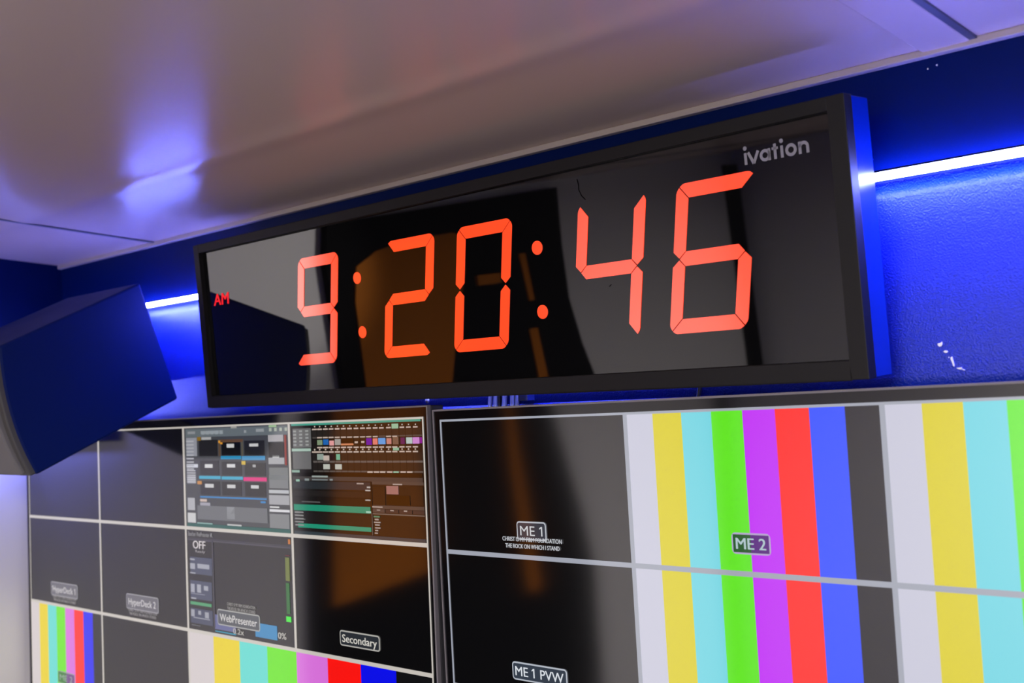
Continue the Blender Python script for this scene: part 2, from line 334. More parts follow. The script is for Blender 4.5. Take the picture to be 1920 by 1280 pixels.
# ------------------------------------------------------------------ materials of the room
M_blue = pm('navy_gloss_paint', (0.0006, 0.008, 0.075), 0.35, 0.06, bump=(40, 0.05, 0.0004), vary=0.05)
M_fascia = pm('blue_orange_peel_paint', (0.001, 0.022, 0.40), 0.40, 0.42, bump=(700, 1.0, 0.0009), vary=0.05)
M_white = pm('white_wall_panel', (0.78, 0.77, 0.76), 0.45, 0.4, bump=(300, 0.1, 0.0004))
M_ceiling = pm('satin_ceiling_panel', (0.68, 0.53, 0.46), 0.26, 0.28, bump=(900, 0.12, 0.0003), vary=0.03)
M_trim = pm('ceiling_edge_trim', (0.42, 0.36, 0.34), 0.35, 0.5, bump=(200, 0.05, 0.0002))
M_floor = pm('dark_floor', (0.05, 0.05, 0.055), 0.5, 0.4, bump=(120, 0.2, 0.001))
M_black = pm('matte_black_plastic', (0.018, 0.018, 0.021), 0.42, 0.4, bump=(900, 0.08, 0.0002))
M_rubber = pm('black_rubber', (0.002, 0.002, 0.0025), 0.7, 0.05, bump=(300, 0.1, 0.0003))
M_amber = pm('amber_panel', (0.64, 0.19, 0.006), 0.5, 0.05, bump=(60, 0.1, 0.0004))
M_alu = pm('blue_anodised_channel', (0.03, 0.05, 0.22), 0.35, 0.5, bump=(300, 0.05, 0.0002))

WY = 0.0705          # face of the display wall
XL = -0.978          # face of the left side wall
XR = 1.75
YB = -2.06
ZC = 1.990           # ceiling height at the display wall
SL = 0.075           # the ceiling rises away from the wall


def zc(y):
    return ZC + SL * (WY - y)


mb = MB()
mb.box((XL - 0.1, WY, 0), (XR + 0.1, WY + 0.08, 2.3))
wall_front = struct(mb.build('wall_front', M_blue))
mb = MB()
mb.box((XL - 0.08, YB, 0), (XL, WY, 2.3))
wall_left = struct(mb.build('wall_left', M_white))
mb = MB()
mb.box((XR, YB, 0), (XR + 0.08, WY, 2.3))
struct(mb.build('wall_right', M_floor))
# dark strip standing in for shade where the side and back walls meet
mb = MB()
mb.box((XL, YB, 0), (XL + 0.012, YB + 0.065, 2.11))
struct(mb.build('corner_shade', M_rubber))
mb = MB()
mb.box((XL - 0.08, YB - 0.08, 0), (XR + 0.08, YB, 2.3))
struct(mb.build('wall_back', M_white))
mb = MB()
mb.box((XL - 0.08, YB - 0.08, -0.06), (XR + 0.08, WY + 0.08, 0))
struct(mb.build('floor', M_floor))

# sloping lower panel under the light strip, ending in a rounded bead over the displays
ZT, ZBT = 1.8945, 1.7265


def panel_y(z):
    q = (ZT - z) / (ZT - ZBT)
    return WY - 0.0085 * (1 - (1 - max(0.0, min(1.0, q))) ** 1.6)


mb = MB()
side = [(panel_y(ZT + (ZBT - ZT) * q / 12), ZT + (ZBT - ZT) * q / 12) for q in range(13)]
outl = side + [(WY, ZBT)]
mb.poly([(XL, y, z) for y, z in outl])
mb.poly([(XR, y, z) for y, z in reversed(outl)])
for a in range(len(outl)):
    (ya, za), (yb, zb) = outl[a], outl[(a + 1) % len(outl)]
    mb.poly([(XL, ya, za), (XR, ya, za), (XR, yb, zb), (XL, yb, zb)], 0, a < 12)
panel = struct(mb.build('trim_7', M_fascia))

# blue-painted band that runs round the corner onto the side wall, above the displays
mb = MB()
mb.box((XL, -0.17, 1.70), (XL + 0.004, WY, 2.02))
struct(mb.build('trim_1', M_blue))

# ceiling panels, with a cover strip over each joint
mb = MB()
YR = -0.130          # the sheet bows down a little along this line


def z_sheet(y):
    return zc(y) - 0.0015 * math.exp(-((y - YR) / 0.018) ** 2)


ys = [YB] + [-0.20 + 0.004 * q for q in range(36)] + [WY]
for ya, yb in zip(ys, ys[1:]):
    mb.poly([(XL, ya, z_sheet(ya)), (XR, ya, z_sheet(ya)), (XR, yb, z_sheet(yb)), (XL, yb, z_sheet(yb))], 0, True)
ceiling = struct(mb.build('ceiling', M_ceiling))
mb = MB()
mb.hexa([(XL, YB, zc(YB) + 0.001), (XR, YB, zc(YB) + 0.001), (XR, WY, ZC + 0.001), (XL, WY, ZC + 0.001),
         (XL, YB, zc(YB) + 0.04), (XR, YB, zc(YB) + 0.04), (XR, WY, ZC + 0.04), (XL, WY, ZC + 0.04)])
mb.build('ceiling_core', M_white, ceiling)


def ceil_strip(x0, x1, y0, y1, t, mat, name, bev=0.0):
    m_ = MB()
    m_.hexa([(x0, y0, zc(y0) - t), (x1, y0, zc(y0) - t), (x1, y1, zc(y1) - t), (x0, y1, zc(y1) - t),
             (x0, y0, zc(y0)), (x1, y0, zc(y0)), (x1, y1, zc(y1)), (x0, y1, zc(y1))])
    return struct(m_.build(name, mat, bevel=bev))


M_seam = pm('ceiling_joint_seal', (0.10, 0.10, 0.12), 0.5, 0.3, bump=(200, 0.05, 0.0002))
ceil_strip(0.490, 0.527, YB, WY, 0.0025, M_ceiling, 'trim_2', 0.002)
ceil_strip(0.527, 0.5325, YB, WY, 0.0019, M_seam, 'trim_3')
ceil_strip(-0.667, -0.661, YB, WY, 0.0019, M_seam, 'trim_4')
ceil_strip(XL, XR, WY - 0.007, WY, 0.006, M_trim, 'trim_5', 0.001)
# rounded bead along the foot of the painted wall, just over the displays
mb = MB()
mb.tube([(XL, panel_y(ZBT) + 0.0045, 1.7275), (XR, panel_y(ZBT) + 0.0045, 1.7275)], 0.0062, 16)
struct(mb.build('trim_6', M_fascia))

# door in the left side wall (seen only as a reflection)
mb = MB()
X0 = XL


def wall_poly(mb_, pts, x0, x1, mi=0):
    n = len(pts)
    mb_.poly([(x1, y, z) for y, z in pts], mi)
    mb_.poly([(x0, y, z) for y, z in reversed(pts)], mi)
    for a in range(n):
        b = (a + 1) % n
        mb_.poly([(x0, *pts[a]), (x1, *pts[a]), (x1, *pts[b]), (x0, *pts[b])], mi)


jamb = [(-0.555, 0.05), (-0.555, 1.95), (-0.57, 2.02), (-1.26, 2.07), (-1.25, 1.93), (-1.25, 1.80), (-1.275, 1.69), (-1.31, 1.59), (-1.36, 1.45), (-1.40, 1.30), (-1.43, 0.05)]
wall_poly(mb, jamb, XL, XL + 0.02)
door = struct(mb.build('door_1', M_rubber))
mb = MB()
wall_poly(mb, [(-0.60, 1.36), (-0.61, 1.86), (-0.625, 1.93), (-0.68, 1.957), (-0.765, 1.974), (-0.90, 1.982), (-0.925, 1.97), (-0.92, 1.90), (-0.87, 1.77), (-0.835, 1.66), (-0.86, 1.40)], XL + 0.02, XL + 0.024)
mb.build('door_panel', M_amber, door)
mb = MB()
wall_poly(mb, [(-1.095, 1.92), (-1.115, 1.92), (-1.125, 1.81), (-1.108, 1.81)], XL + 0.02, XL + 0.024)
wall_poly(mb, [(-1.095, 1.745), (-1.122, 1.745), (-1.135, 1.62), (-1.19, 1.28), (-1.15, 1.28), (-1.105, 1.62)], XL + 0.02, XL + 0.024)
mb.build('door_edge', M_amber, door)
mb = MB()
mb.box((XL + 0.02, -1.02, 1.86), (XL + 0.03, -0.948, 1.882))
mb.build('door_handle', M_amber, door)

# paint chips on the blue wall
M_chip = pm('bare_primer', (0.9, 0.9, 0.9), 0.4, 0.5, bump=(500, 0.2, 0.0004))
CHIPS = (((0.4880, 1.7646), (0.4900, 1.7650), (0.4916, 1.7660), (0.4918, 1.7640), (0.4910, 1.7626), (0.4894, 1.7622), (0.4884, 1.7632)),
         ((0.4922, 1.7582), (0.4932, 1.7592), (0.4950, 1.7590), (0.4958, 1.7580), (0.4946, 1.7572), (0.4932, 1.7575)),
         ((0.4957, 1.7540), (0.4962, 1.7543), (0.4964, 1.7535), (0.4958, 1.7533)),
         ((0.4974, 1.7538), (0.4986, 1.7542), (0.4990, 1.7520), (0.5000, 1.7480), (0.4998, 1.7466), (0.4990, 1.7470), (0.4982, 1.7500), (0.4974, 1.7522)),
         ((0.5012, 1.7455), (0.5030, 1.7456), (0.5050, 1.7458), (0.5056, 1.7450), (0.5050, 1.7442), (0.5032, 1.7444)),
         ((0.5056, 1.7447), (0.5072, 1.7440), (0.5078, 1.7434), (0.5060, 1.7437)),
         ((0.4911, 1.9764), (0.4919, 1.9768), (0.4920, 1.9758), (0.4913, 1.9757)),
         ((0.4982, 1.9778), (0.4992, 1.9781), (0.4992, 1.9770), (0.4984, 1.9769)))
for pts in CHIPS:
    m_ = MB()
    up = pts[0][1] > 1.9
    yp = WY if up else panel_y(pts[0][1])
    m_.prism(pts, yp - 0.0009, yp + 0.0012)
    m_.build('paint_chip', M_chip, wall_front if up else panel)

# ------------------------------------------------------------------ LED strips on the wall
M_led = pm('blue_led_diffuser', (0.5, 0.6, 0.9), 0.5, 0.2, (0.16, 0.19, 1.0), LED)
M_led_dim = pm('dim_blue_led_diffuser', (0.5, 0.6, 0.9), 0.5, 0.2, (0.16, 0.19, 1.0), LED * 2.0)
M_visor = pm('black_strip_visor', (0.004, 0.004, 0.006), 0.7, 0.1, bump=(300, 0.05, 0.0002))


def half(m_, L, r, a0, a1, n=10):
    # part-round length of profile; angle 0 = into the room, 90 = up
    P = [(-0.0145 - r * math.cos(math.radians(a0 + (a1 - a0) * q / n)), r * math.sin(math.radians(a0 + (a1 - a0) * q / n))) for q in range(n + 1)]
    for (y0, z0), (y1, z1) in zip(P, P[1:]):
        m_.poly([(0, y0, z0), (L, y0, z0), (L, y1, z1), (0, y1, z1)], 0, True)
    m_.poly([(0, y, z) for y, z in P])
    m_.poly([(L, y, z) for y, z in reversed(P)])


def led_strip(x0, x1, label, M=None):
    o = thing('led_strip', label, 'light strip', M or Matrix.Translation((x0, WY, 1.8984)), 'blue light strips along the display wall')
    L = x1 - x0
    m_ = MB()
    half(m_, L, 0.0042, 135, 384, 14)
    m_.build('light_tube', M_led if M is None else M_led_dim, o)
    m_ = MB()
    m_.box((0, -0.0125, -0.0014), (L, 0, 0.0014))
    half(m_, L, 0.0041, 24, 135, 8)
    m_.build('mounting_channel', M_visor, o)
    return o


led_strip(-0.735, LEFT_END, 'glowing blue light strip on the wall between the black speaker and the clock')
led_strip(RIGHT_START, XR - 0.02, 'glowing blue light strip on the wall to the right of the clock')
led_strip(0, 0.17, 'glowing blue light strip on the left side wall, behind the black speaker',
          Matrix.Translation((XL + 0.0042, -0.14, 1.775)) @ Matrix.Rotation(math.pi / 2, 4, 'Z'))

# ------------------------------------------------------------------ digital wall clock
MC = Matrix(((0.99982, 0.01869, 0.00261, -0.45764), (-0.01849, 0.99779, -0.06376, 0.00354), (-0.00379, 0.0637, 0.99796, 1.95454), (0, 0, 0, 1)))
CW, CH, CD = 0.91984, 0.21125, 0.039
clock = thing('digital_clock', 'wide black wall clock with glowing red digits reading 9:20:46', 'clock', MC)
M_frame = pm('clock_frame_black', (0.008, 0.0075, 0.009), 0.5, 0.22, bump=(1200, 0.06, 0.0002))
M_house = pm('clock_housing_gloss', (0.002, 0.026, 0.28), 0.25, 0.35, bump=(300, 0.05, 0.0002), vary=0.05)
M_glass = pm('clock_smoked_glass', (0.0025, 0.0025, 0.003), 0.02, 0.75, bump=(6, 0.02, 0.0004), ior=1.6)
iL, iR, iT, iB = 0.0122, 0.0141, 0.0109, 0.0148
mb = MB()
mb.box((0, 0, -CH), (iL, 0.012, 0))
mb.box((CW - iR, 0, -CH), (CW, 0.012, 0))
mb.box((iL, 0, -iT), (CW - iR, 0.012, 0))
mb.box((iL, 0, -CH), (CW - iR, 0.012, -CH + iB))
mb.build('clock_frame', M_frame, clock, 0.0006)
mb = MB()
mb.box((0.0005, 0.012, -CH + 0.0005), (CW - 0.0005, CD, -0.0005))
mb.build('clock_housing', M_house, clock, 0.0008)
mb = MB()
mb.box((iL, 0.006, -CH + iB), (CW - iR, 0.010, -iT))
mb.build('clock_glass', M_glass, clock)
# unseen clock bracket, run full width to block upward light from the strip
mb = MB()
xa, xb = 0.02, CW - 0.08
ya, yb = CD + 0.0245 + 0.0185 * xa, CD + 0.0245 + 0.0185 * xb
mb.hexa([(xa, CD, -0.033), (xb, CD, -0.033), (xb, yb - 0.001, -0.033), (xa, ya - 0.001, -0.033), (xa, CD, -0.015), (xb, CD, -0.015), (xb, yb, -0.015), (xa, ya, -0.015)])
mb.build('light_block_rail', M_black, clock)

# digits: seven-segment, slanted
M_seg = pm('red_led_segment', (0.05, 0.004, 0.003), SEG_ROUGH, SEG_SPEC, (1.0, 0.055, 0.012), SEG, ior=2.1)
w, h, t, sl = 38.2, 62.0, 12.1, 0.170
g = 0.75
k = 2.4
SEGS = {
    'a': [(-w + k + g, h - k), (-w + 5 + g, h - 0.6), (-w + 8, h), (w - 8, h), (w - 5 - g, h - 0.6), (w - k - g, h - k), (w - t - g, h - t), (-w + t + g, h - t)],
    'f': [(-w + k, h - k - g), (-w + 0.6, h - 5 - g), (-w, h - 8), (-w, 6.2), (-w + t / 2, 0.9), (-w + t, 6.4), (-w + t, h - t - g)],
    'b': [(w - k, h - k - g), (w - 0.6, h - 5 - g), (w, h - 8), (w, 6.2), (w - t / 2, 0.9), (w - t, 6.4), (w - t, h - t - g)],
    'g': [(-w + t / 2 + 0.7, 0), (-w + t + g, 6.0), (w - t - g, 6.0), (w - t / 2 - 0.7, 0), (w - t - g, -6.0), (-w + t + g, -6.0)],
}
SEGS['e'] = [(x, -z) for x, z in SEGS['f']]
SEGS['c'] = [(x, -z) for x, z in SEGS['b']]
SEGS['d'] = [(x, -z) for x, z in SEGS['a']]
DIG = {'9': 'abcdfg', '2': 'abged', '0': 'abcdef', '4': 'fgbc', '6': 'afgedc'}
YG = 0.006


def digit(ch, cx):
    o = bpy.data.objects.new('digit', None)
    o.empty_display_size = 0.02
    COL.objects.link(o)
    o.parent = clock
    o.location = (cx / 1000, YG, -0.1045)
    o['label'] = 'red digit ' + ch
    for s in DIG[ch]:
        m_ = MB()
        pts = [((x + sl * z) / 1000, z / 1000) for x, z in SEGS[s]]
        m_.prism(pts, -0.0006, 0.0)
        m_.build('segment', M_seg, o)
    return o


for ch, cx in (('9', 248.0), ('2', 409.8), ('0', 520.8), ('4', 680.9), ('6', 789.6)):
    digit(ch, cx)
for cx, cz in ((326.5, 75.5), (327.1, 135.5), (598.2, 75.2), (597.6, 135.3)):
    mb = MB()
    mb.prism([(cx / 1000 + 0.0065 * math.cos(a * math.pi / 14), -cz / 1000 + 0.0065 * math.sin(a * math.pi / 14)) for a in range(28)], YG - 0.0006, YG)
    mb.build('colon_dot', M_seg, clock)
mb = MB()
text_faces(mb, 'AM', 0.0290, -0.0808, 0.0345, 0.0145, YG - 0.0004, bold=0.03, shear=0.12)
M_am = pm('red_indicator', (0.05, 0.0, 0.0), 0.4, 0.5, (1.0, 0.01, 0.02), 0.95)
mb.build('am_indicator', M_am, clock)


# maker's lettering, drawn from strokes
def ring(mb_, cx, cz, r0, r1, y, n=28, a0=0.0, a1=2 * math.pi):
    for q in range(n):
        p0, p1 = a0 + (a1 - a0) * q / n, a0 + (a1 - a0) * (q + 1) / n
        mb_.poly([(cx + r0 * math.cos(p0), y, cz + r0 * math.sin(p0)), (cx + r1 * math.cos(p0), y, cz + r1 * math.sin(p0)),
                  (cx + r1 * math.cos(p1), y, cz + r1 * math.sin(p1)), (cx + r0 * math.cos(p1), y, cz + r0 * math.sin(p1))])


def bar(mb_, x0, z0, x1, z1, wd, y):
    dx, dz = x1 - x0, z1 - z0
    L_ = math.hypot(dx, dz)
    nx, nz = -dz / L_ * wd / 2, dx / L_ * wd / 2
    mb_.poly([(x0 + nx, y, z0 + nz), (x1 + nx, y, z1 + nz), (x1 - nx, y, z1 - nz), (x0 - nx, y, z0 - nz)])


def disc(mb_, cx, cz, r, y, n=16):
    mb_.poly([(cx + r * math.cos(2 * math.pi * q / n), y, cz + r * math.sin(2 * math.pi * q / n)) for q in range(n)])


mb = MB()
yl = YG - 0.0004
B = -37.5
u = 0.001
sw = 2.5
for xi in (829.6, 862.2):
    bar(mb, xi * u, B * u, xi * u, (B + 9.4) * u, sw * u, yl)
    disc(mb, xi * u, (B + 13.0) * u, 1.75 * u, yl)
bar(mb, 832.2 * u, (B + 9.4) * u, 836.7 * u, B * u, sw * u, yl)
bar(mb, 841.2 * u, (B + 9.4) * u, 836.7 * u, B * u, sw * u, yl)
ring(mb, 847.2 * u, (B + 4.6) * u, 2.3 * u, 4.8 * u, yl)
bar(mb, 850.9 * u, B * u, 850.9 * u, (B + 9.4) * u, sw * u, yl)
bar(mb, 856.2 * u, B * u, 856.2 * u, (B + 12.0) * u, sw * u, yl)
bar(mb, 853.4 * u, (B + 8.4) * u, 859.0 * u, (B + 8.4) * u, 2.1 * u, yl)
ring(mb, 870.0 * u, (B + 4.7) * u, 2.4 * u, 4.95 * u, yl)
bar(mb, 877.7 * u, B * u, 877.7 * u, (B + 9.4) * u, sw * u, yl)
bar(mb, 884.2 * u, B * u, 884.2 * u, (B + 5.2) * u, sw * u, yl)
ring(mb, 881.0 * u, (B + 5.0) * u, 2.0 * u, 4.5 * u, yl, 16, 0, math.pi)
M_print = pm('pale_grey_print', (0.24, 0.235, 0.29), 0.5, 0.3, bump=(800, 0.05, 0.0001))
mb.build('brand_lettering', M_print, clock)
# hairs stuck on the glass
mb = MB()
mb.tube([(0.6540, YG - 0.0003, -0.0200), (0.6552, YG - 0.0003, -0.0255), (0.6550, YG - 0.0003, -0.0300), (0.6575, YG - 0.0003, -0.0355), (0.6615, YG - 0.0003, -0.0395)], 0.0003, 5)
mb.build('dust_hair', M_rubber, clock)
mb = MB()
mb.tube([(0.6800, YG - 0.0003, -0.1195), (0.6822, YG - 0.0003, -0.1180)], 0.0003, 5)
mb.build('dust_hair', M_rubber, clock)

# ------------------------------------------------------------------ multiview displays
CHh = 9 / 16
BAR_R = ((196, 196, 212), (214, 200, 0), (108, 208, 220), (92, 226, 0), (190, 30, 240), (250, 22, 0), (38, 76, 250), (14, 13, 17))
BAR_L = ((205, 196, 196), (226, 202, 10), (95, 212, 202), (104, 222, 0), (212, 110, 214), (250, 16, 10), (5, 10, 232), (12, 12, 14))
M_bez = pm('display_bezel', (0.035, 0.035, 0.042), 0.35, 0.5, bump=(700, 0.05, 0.0001))
M_border = pm('display_border_glass', (0.003, 0.003, 0.004), SCREEN_ROUGH, SCREEN_SPEC, vary=0.02)
M_lip = pm('display_edge_lip', (0.16, 0.15, 0.17), 0.3, 0.5, bump=(700, 0.04, 0.0001))


class Display:
    def __init__(self, label, M, sc, L, R, T, Bm):
        self.c = sc * S
        self.o = thing('multiview_display', label, 'display', M, 'multiview displays on the wall')
        W_, H_ = 4 * self.c, 4 * self.c * CHh
        self.W, self.H = W_, H_
        m_ = MB()
        m_.box((-L, 0.0, -H_ - Bm), (W_ + R, 0.004, T))
        m_.build('border_glass', M_border, self.o)
        m_ = MB()                                      # thin raised lip round the glass
        e = 0.0016
        m_.box((-L - e, -0.0012, -H_ - Bm - e), (-L, 0.004, T + e))
        m_.box((W_ + R, -0.0012, -H_ - Bm - e), (W_ + R + e, 0.004, T + e))
        m_.box((-L, -0.0012, T), (W_ + R, 0.004, T + e))
        m_.box((-L, -0.0012, -H_ - Bm - e), (W_ + R, 0.004, -H_ - Bm))
        m_.build('edge_lip', M_lip, self.o, 0.0003)
        m_ = MB()
        m_.box((-L - e, 0.004, -H_ - Bm - e), (W_ + R + e, 0.022, T + e))
        m_.box((W_ * 0.08, 0.022, -H_ * 0.92), (W_ * 0.92, 0.048, -H_ * 0.12))
        m_.build('back_case', M_bez, self.o, 0.0015)
        m_ = MB()
        m_.box((W_ * 0.4, 0.048, -H_ * 0.6), (W_ * 0.6, WY - 0.0004, -H_ * 0.35))
        m_.build('wall_mount', M_black, self.o)

    def q(self, m_, cell, u0, v0, u1, v1, y, mi=0):
        """rectangle in cell units, v downwards"""
        c = self.c
        x0, x1 = (cell[0] + u0) * c, (cell[0] + u1) * c
        z0, z1 = -(cell[1] + v0) * c * CHh, -(cell[1] + v1) * c * CHh
        m_.poly([(x0, y, z1), (x1, y, z1), (x1, y, z0), (x0, y, z0)], mi)

    def tile(self, col, row, n=1, color=(3, 3, 4), label=None):
        m_ = MB()
        self.q(m_, (col, row), 0, 0, n, n, -0.0002)
        o = m_.build('source_tile', scr(color), self.o)
        if label:
            o['label'] = label
        return o

    def bars(self, col, row, n, colors, tile):
        for i, cc in enumerate(colors):
            m_ = MB()
            self.q(m_, (col, row), n * i / 8, 0, n * (i + 1) / 8, n, -0.0004)
            m_.build('color_bar', scr(cc), tile)

    def grid(self, lines, color):
        m_ = MB()
        hw, hv = 0.0092, 0.0165
        for (u0, v0, u1, v1) in lines:
            if u0 == u1:
                a0, a1 = (u0 - hw, u0 + hw) if 0 < u0 < 4 else ((u0, u0 + hw) if u0 == 0 else (u0 - hw, u0))
                self.q(m_, (0, 0), a0, v0, a1, v1, -0.0007)
            else:
                b0, b1 = (v0 - hv, v0 + hv) if 0 < v0 < 4 else ((v0, v0 + hv) if v0 == 0 else (v0 - hv, v0))
                self.q(m_, (0, 0), u0, b0, u1, b1, -0.00071)
        m_.build('grid_lines', scr(color), self.o)

    def badge(self, tile, col, row, u0, v0, u1, v1, text, th, fill, line, tcol, margin=0.016, bold=0.0, base=None, name='source_label'):
        c = self.c
        x0, x1 = (col + u0) * c, (col + u1) * c
        z0, z1 = -(row + v1) * c * CHh, -(row + v0) * c * CHh
        r = 0.0035

        def rr(x0, z0, x1, z1, r):
            pts = []
            for cx, cz, a in ((x1 - r, z1 - r, 0), (x0 + r, z1 - r, 90), (x0 + r, z0 + r, 180), (x1 - r, z0 + r, 270)):
                for q in range(5):
                    an = math.radians(a + q * 22.5)
                    pts.append((cx + r * math.cos(an), cz + r * math.sin(an)))
            return pts
        m_ = MB()
        e = 0.0014
        m_.poly([(x, -0.0009, z) for x, z in reversed(rr(x0, z0, x1, z1, r))], 1)
        if fill is not None:
            fl = fill if isinstance(fill[0], tuple) else (fill,)
            n = len(fl)
            mats = [None, scr(line), scr(tcol)]
            for i, cc in enumerate(fl):
                a0, a1 = x0 + e + (x1 - x0 - 2 * e) * i / n, x0 + e + (x1 - x0 - 2 * e) * (i + 1) / n
                if n == 1:
                    m_.poly([(x, -0.0011, z) for x, z in reversed(rr(x0 + e, z0 + e, x1 - e, z1 - e, r - e))], 3)
                else:
                    m_.poly([(a0, -0.0011, z0 + e), (a1, -0.0011, z0 + e), (a1, -0.0011, z1 - e), (a0, -0.0011, z1 - e)], 3 + i)
                mats.append(scr(cc))
            mats[0] = mats[3]
        tz = z0 + ((z1 - z0) - th) / 2 if base is None else base
        text_faces(m_, text, x0 + margin * c, tz, x1 - x0 - 2 * margin * c, th, -0.0013, 2, bold)
        return m_.build(name, mats, tile)

    def words(self, tile, col, row, u0, u1, vbase, vtop, text, color, name='caption', bold=0.0):
        c = self.c
        m_ = MB()
        text_faces(m_, text, (col + u0) * c, -(row + vbase) * c * CHh, (u1 - u0) * c, (vbase - vtop) * c * CHh, -0.0012, 0, bold)
        return m_.build(name, scr(color), tile)

    def patches(self, tile, col, row, groups):
        y = -0.00035
        for name, rects in groups.items():
            y -= 0.00003
            for (u0, v0, u1, v1, cc) in rects:
                m_ = MB()
                self.q(m_, (col, row), u0, min(v0, v1), u1, max(v0, v1), y)
                m_.build(name, scr(cc), tile)


VERSE = ('CHRIST IS MY FIRM FOUNDATION', 'THE ROCK ON WHICH I STAND')
# right display
MR = Matrix(((0.99997, 0, -0.0075, 0), (0, 1, 0, 0), (0.0075, 0, 0.99997, 1.72), (0, 0, 0, 1)))
dR = Display('large wall display showing ME 1 and wide colour bars, below the right of the clock', MR, 1.0, 0.0085, 0.0085, 0.0085, 0.010)
c = dR.c
tl = dR.tile(0, 0, label='black tile labelled ME 1')
dR.badge(tl, 0, 0, 0.421, 0.745, 0.580, 0.878, 'ME 1', 0.0088, (52, 56, 66), (178, 182, 190), (205, 208, 212), 0.020)
dR.words(tl, 0, 0, 0.340, 0.658, 0.889, 0.859, VERSE[0], (190, 192, 198), bold=0.035)
dR.words(tl, 0, 0, 0.354, 0.645, 0.938, 0.908, VERSE[1], (190, 192, 198), bold=0.035)
tl = dR.tile(0, 1, label='black tile labelled ME 1 PVW')
dR.badge(tl, 0, 1, 0.354, 0.749, 0.646, 0.878, 'ME 1 PVW', 0.0086, (52, 60, 72), (178, 184, 194), (205, 210, 216), 0.018, 0.015)
tl = dR.tile(1, 0, label='colour bars labelled ME 2')
dR.bars(1, 0, 1, BAR_R, tl)
dR.badge(tl, 1, 0, 0.427, 0.753, 0.578, 0.882, 'ME 2', 0.0088, ((0, 82, 10), (80, 0, 120)), (176, 160, 200), (170, 190, 196), 0.018, 0.03)
tl = dR.tile(1, 1)
dR.bars(1, 1, 1, BAR_R, tl)
for (a, b) in ((2, 0), (2, 1), (3, 0), (3, 1)):
    tl = dR.tile(a, b)
    dR.bars(a, b, 1, BAR_R, tl)
for (a, b) in ((0, 2), (1, 2), (2, 2), (3, 2), (0, 3), (1, 3), (2, 3), (3, 3)):
    dR.tile(a, b)
dR.grid([(i, 0, i, 4) for i in range(5)] + [(0, j, 4, j) for j in range(5)], (158, 162, 174))

# left display
ML = Matrix(((0.99998, -0.00073, -0.00628, -0.0245 - 3.96818 * S * 0.99998), (0.00082, 0.99989, 0.01462, 0.0002 - 3.96818 * S * 0.00082),
             (0.00627, -0.01462, 0.99987, 1.72361 - 3.96818 * S * 0.00627), (0, 0, 0, 1)))
dL = Display('large wall display of software windows and dark tiles, beside the black speaker', ML, 0.992046, 0.006, 0.0052, 0.0098, 0.010)
tA = dL.tile(2, 0, color=(62, 64, 68), label='tile of a slide-show program')
dL.patches(tA, 2, 0, SLIDES)
tB = dL.tile(3, 0, color=(16, 15, 14), label='tile of a video production program')
dL.patches(tB, 3, 0, PRODUCTION)
tC = dL.tile(2, 1, color=(24, 23, 26), label='tile of a streaming program with a green level meter')
dL.patches(tC, 2, 1, STREAM)
dL.words(tC, 2, 1, 0.03, 0.275, 0.075, 0.033, 'Bourbon WebPresenter 4K', (150, 150, 152), 'window_title')
dL.words(tC, 2, 1, 0.075, 0.20, 0.195, 0.120, 'OFF', (205, 198, 200), 'status_text', 0.03)
dL.words(tC, 2, 1, 0.10, 0.195, 0.232, 0.208, 'Ready', (170, 165, 168), 'status_text')
dL.words(tC, 2, 1, 0.855, 0.925, 0.925, 0.870, '0%', (190, 186, 180), 'status_text', 0.02)
dL.words(tC, 2, 1, 0.45, 0.55, 0.955, 0.905, '0.2x', (180, 176, 170), 'status_text', 0.02)
dL.badge(tC, 2, 1, 0.301, 0.747, 0.697, 0.897, 'WebPresenter', 0.0090, (76, 80, 86), (165, 165, 162), (210, 206, 204), 0.025, 0.01)
for q, v in enumerate(((0.742, 0.712), (0.70, 0.672))):
    dL.words(tC, 2, 1, 0.40, 0.66, v[0], v[1], VERSE[1 - q], (150, 148, 144), bold=0.02)
tD = dL.tile(3, 1, label='black tile labelled Secondary')
dL.badge(tD, 3, 1, 0.355, 0.760, 0.647, 0.888, 'Secondary', 0.0082, (40, 44, 50), (176, 174, 168), (205, 202, 194), 0.020, 0.02)
for cc, nm in ((0, 'HyperDeck 1'), (1, 'HyperDeck 2')):
    tl = dL.tile(cc, 1, label='dark tile with a small grey source label')
    dL.badge(tl, cc, 1, 0.310, 0.735, 0.685, 0.897, nm, 0.0088, (100, 98, 106), (150, 148, 154), (200, 196, 198), 0.03, 0.01)
    dL.words(tl, cc, 1, 0.335, 0.665, 0.918, 0.890, VERSE[0], (150, 146, 148), bold=0.02)
    dL.words(tl, cc, 1, 0.345, 0.655, 0.955, 0.927, VERSE[1], (160, 156, 156), bold=0.02)
for (a, b) in ((0, 0), (1, 0), (1, 2), (0, 3), (1, 3)):
    dL.tile(a, b)
tl = dL.tile(0, 2)
dL.bars(0, 2, 1, BAR_L, tl)
dL.badge(tl, 0, 2, 0.385, 0.745, 0.622, 0.885, 'ME 2', 0.0088, ((40, 120, 40), (110, 60, 130)), (150, 160, 150), (150, 165, 155), 0.03, 0.01)
tl = dL.tile(2, 2, 2, label='double-size tile of colour bars')
dL.bars(2, 2, 2, BAR_L, tl)
dL.grid([(0, 0, 0, 4), (1, 0, 1, 4), (2, 0, 2, 4), (3, 0, 3, 2), (4, 0, 4, 4), (0, 0, 4, 0), (0, 1, 4, 1), (0, 2, 4, 2), (0, 3, 2, 3), (0, 4, 4, 4)], (196, 190, 182))

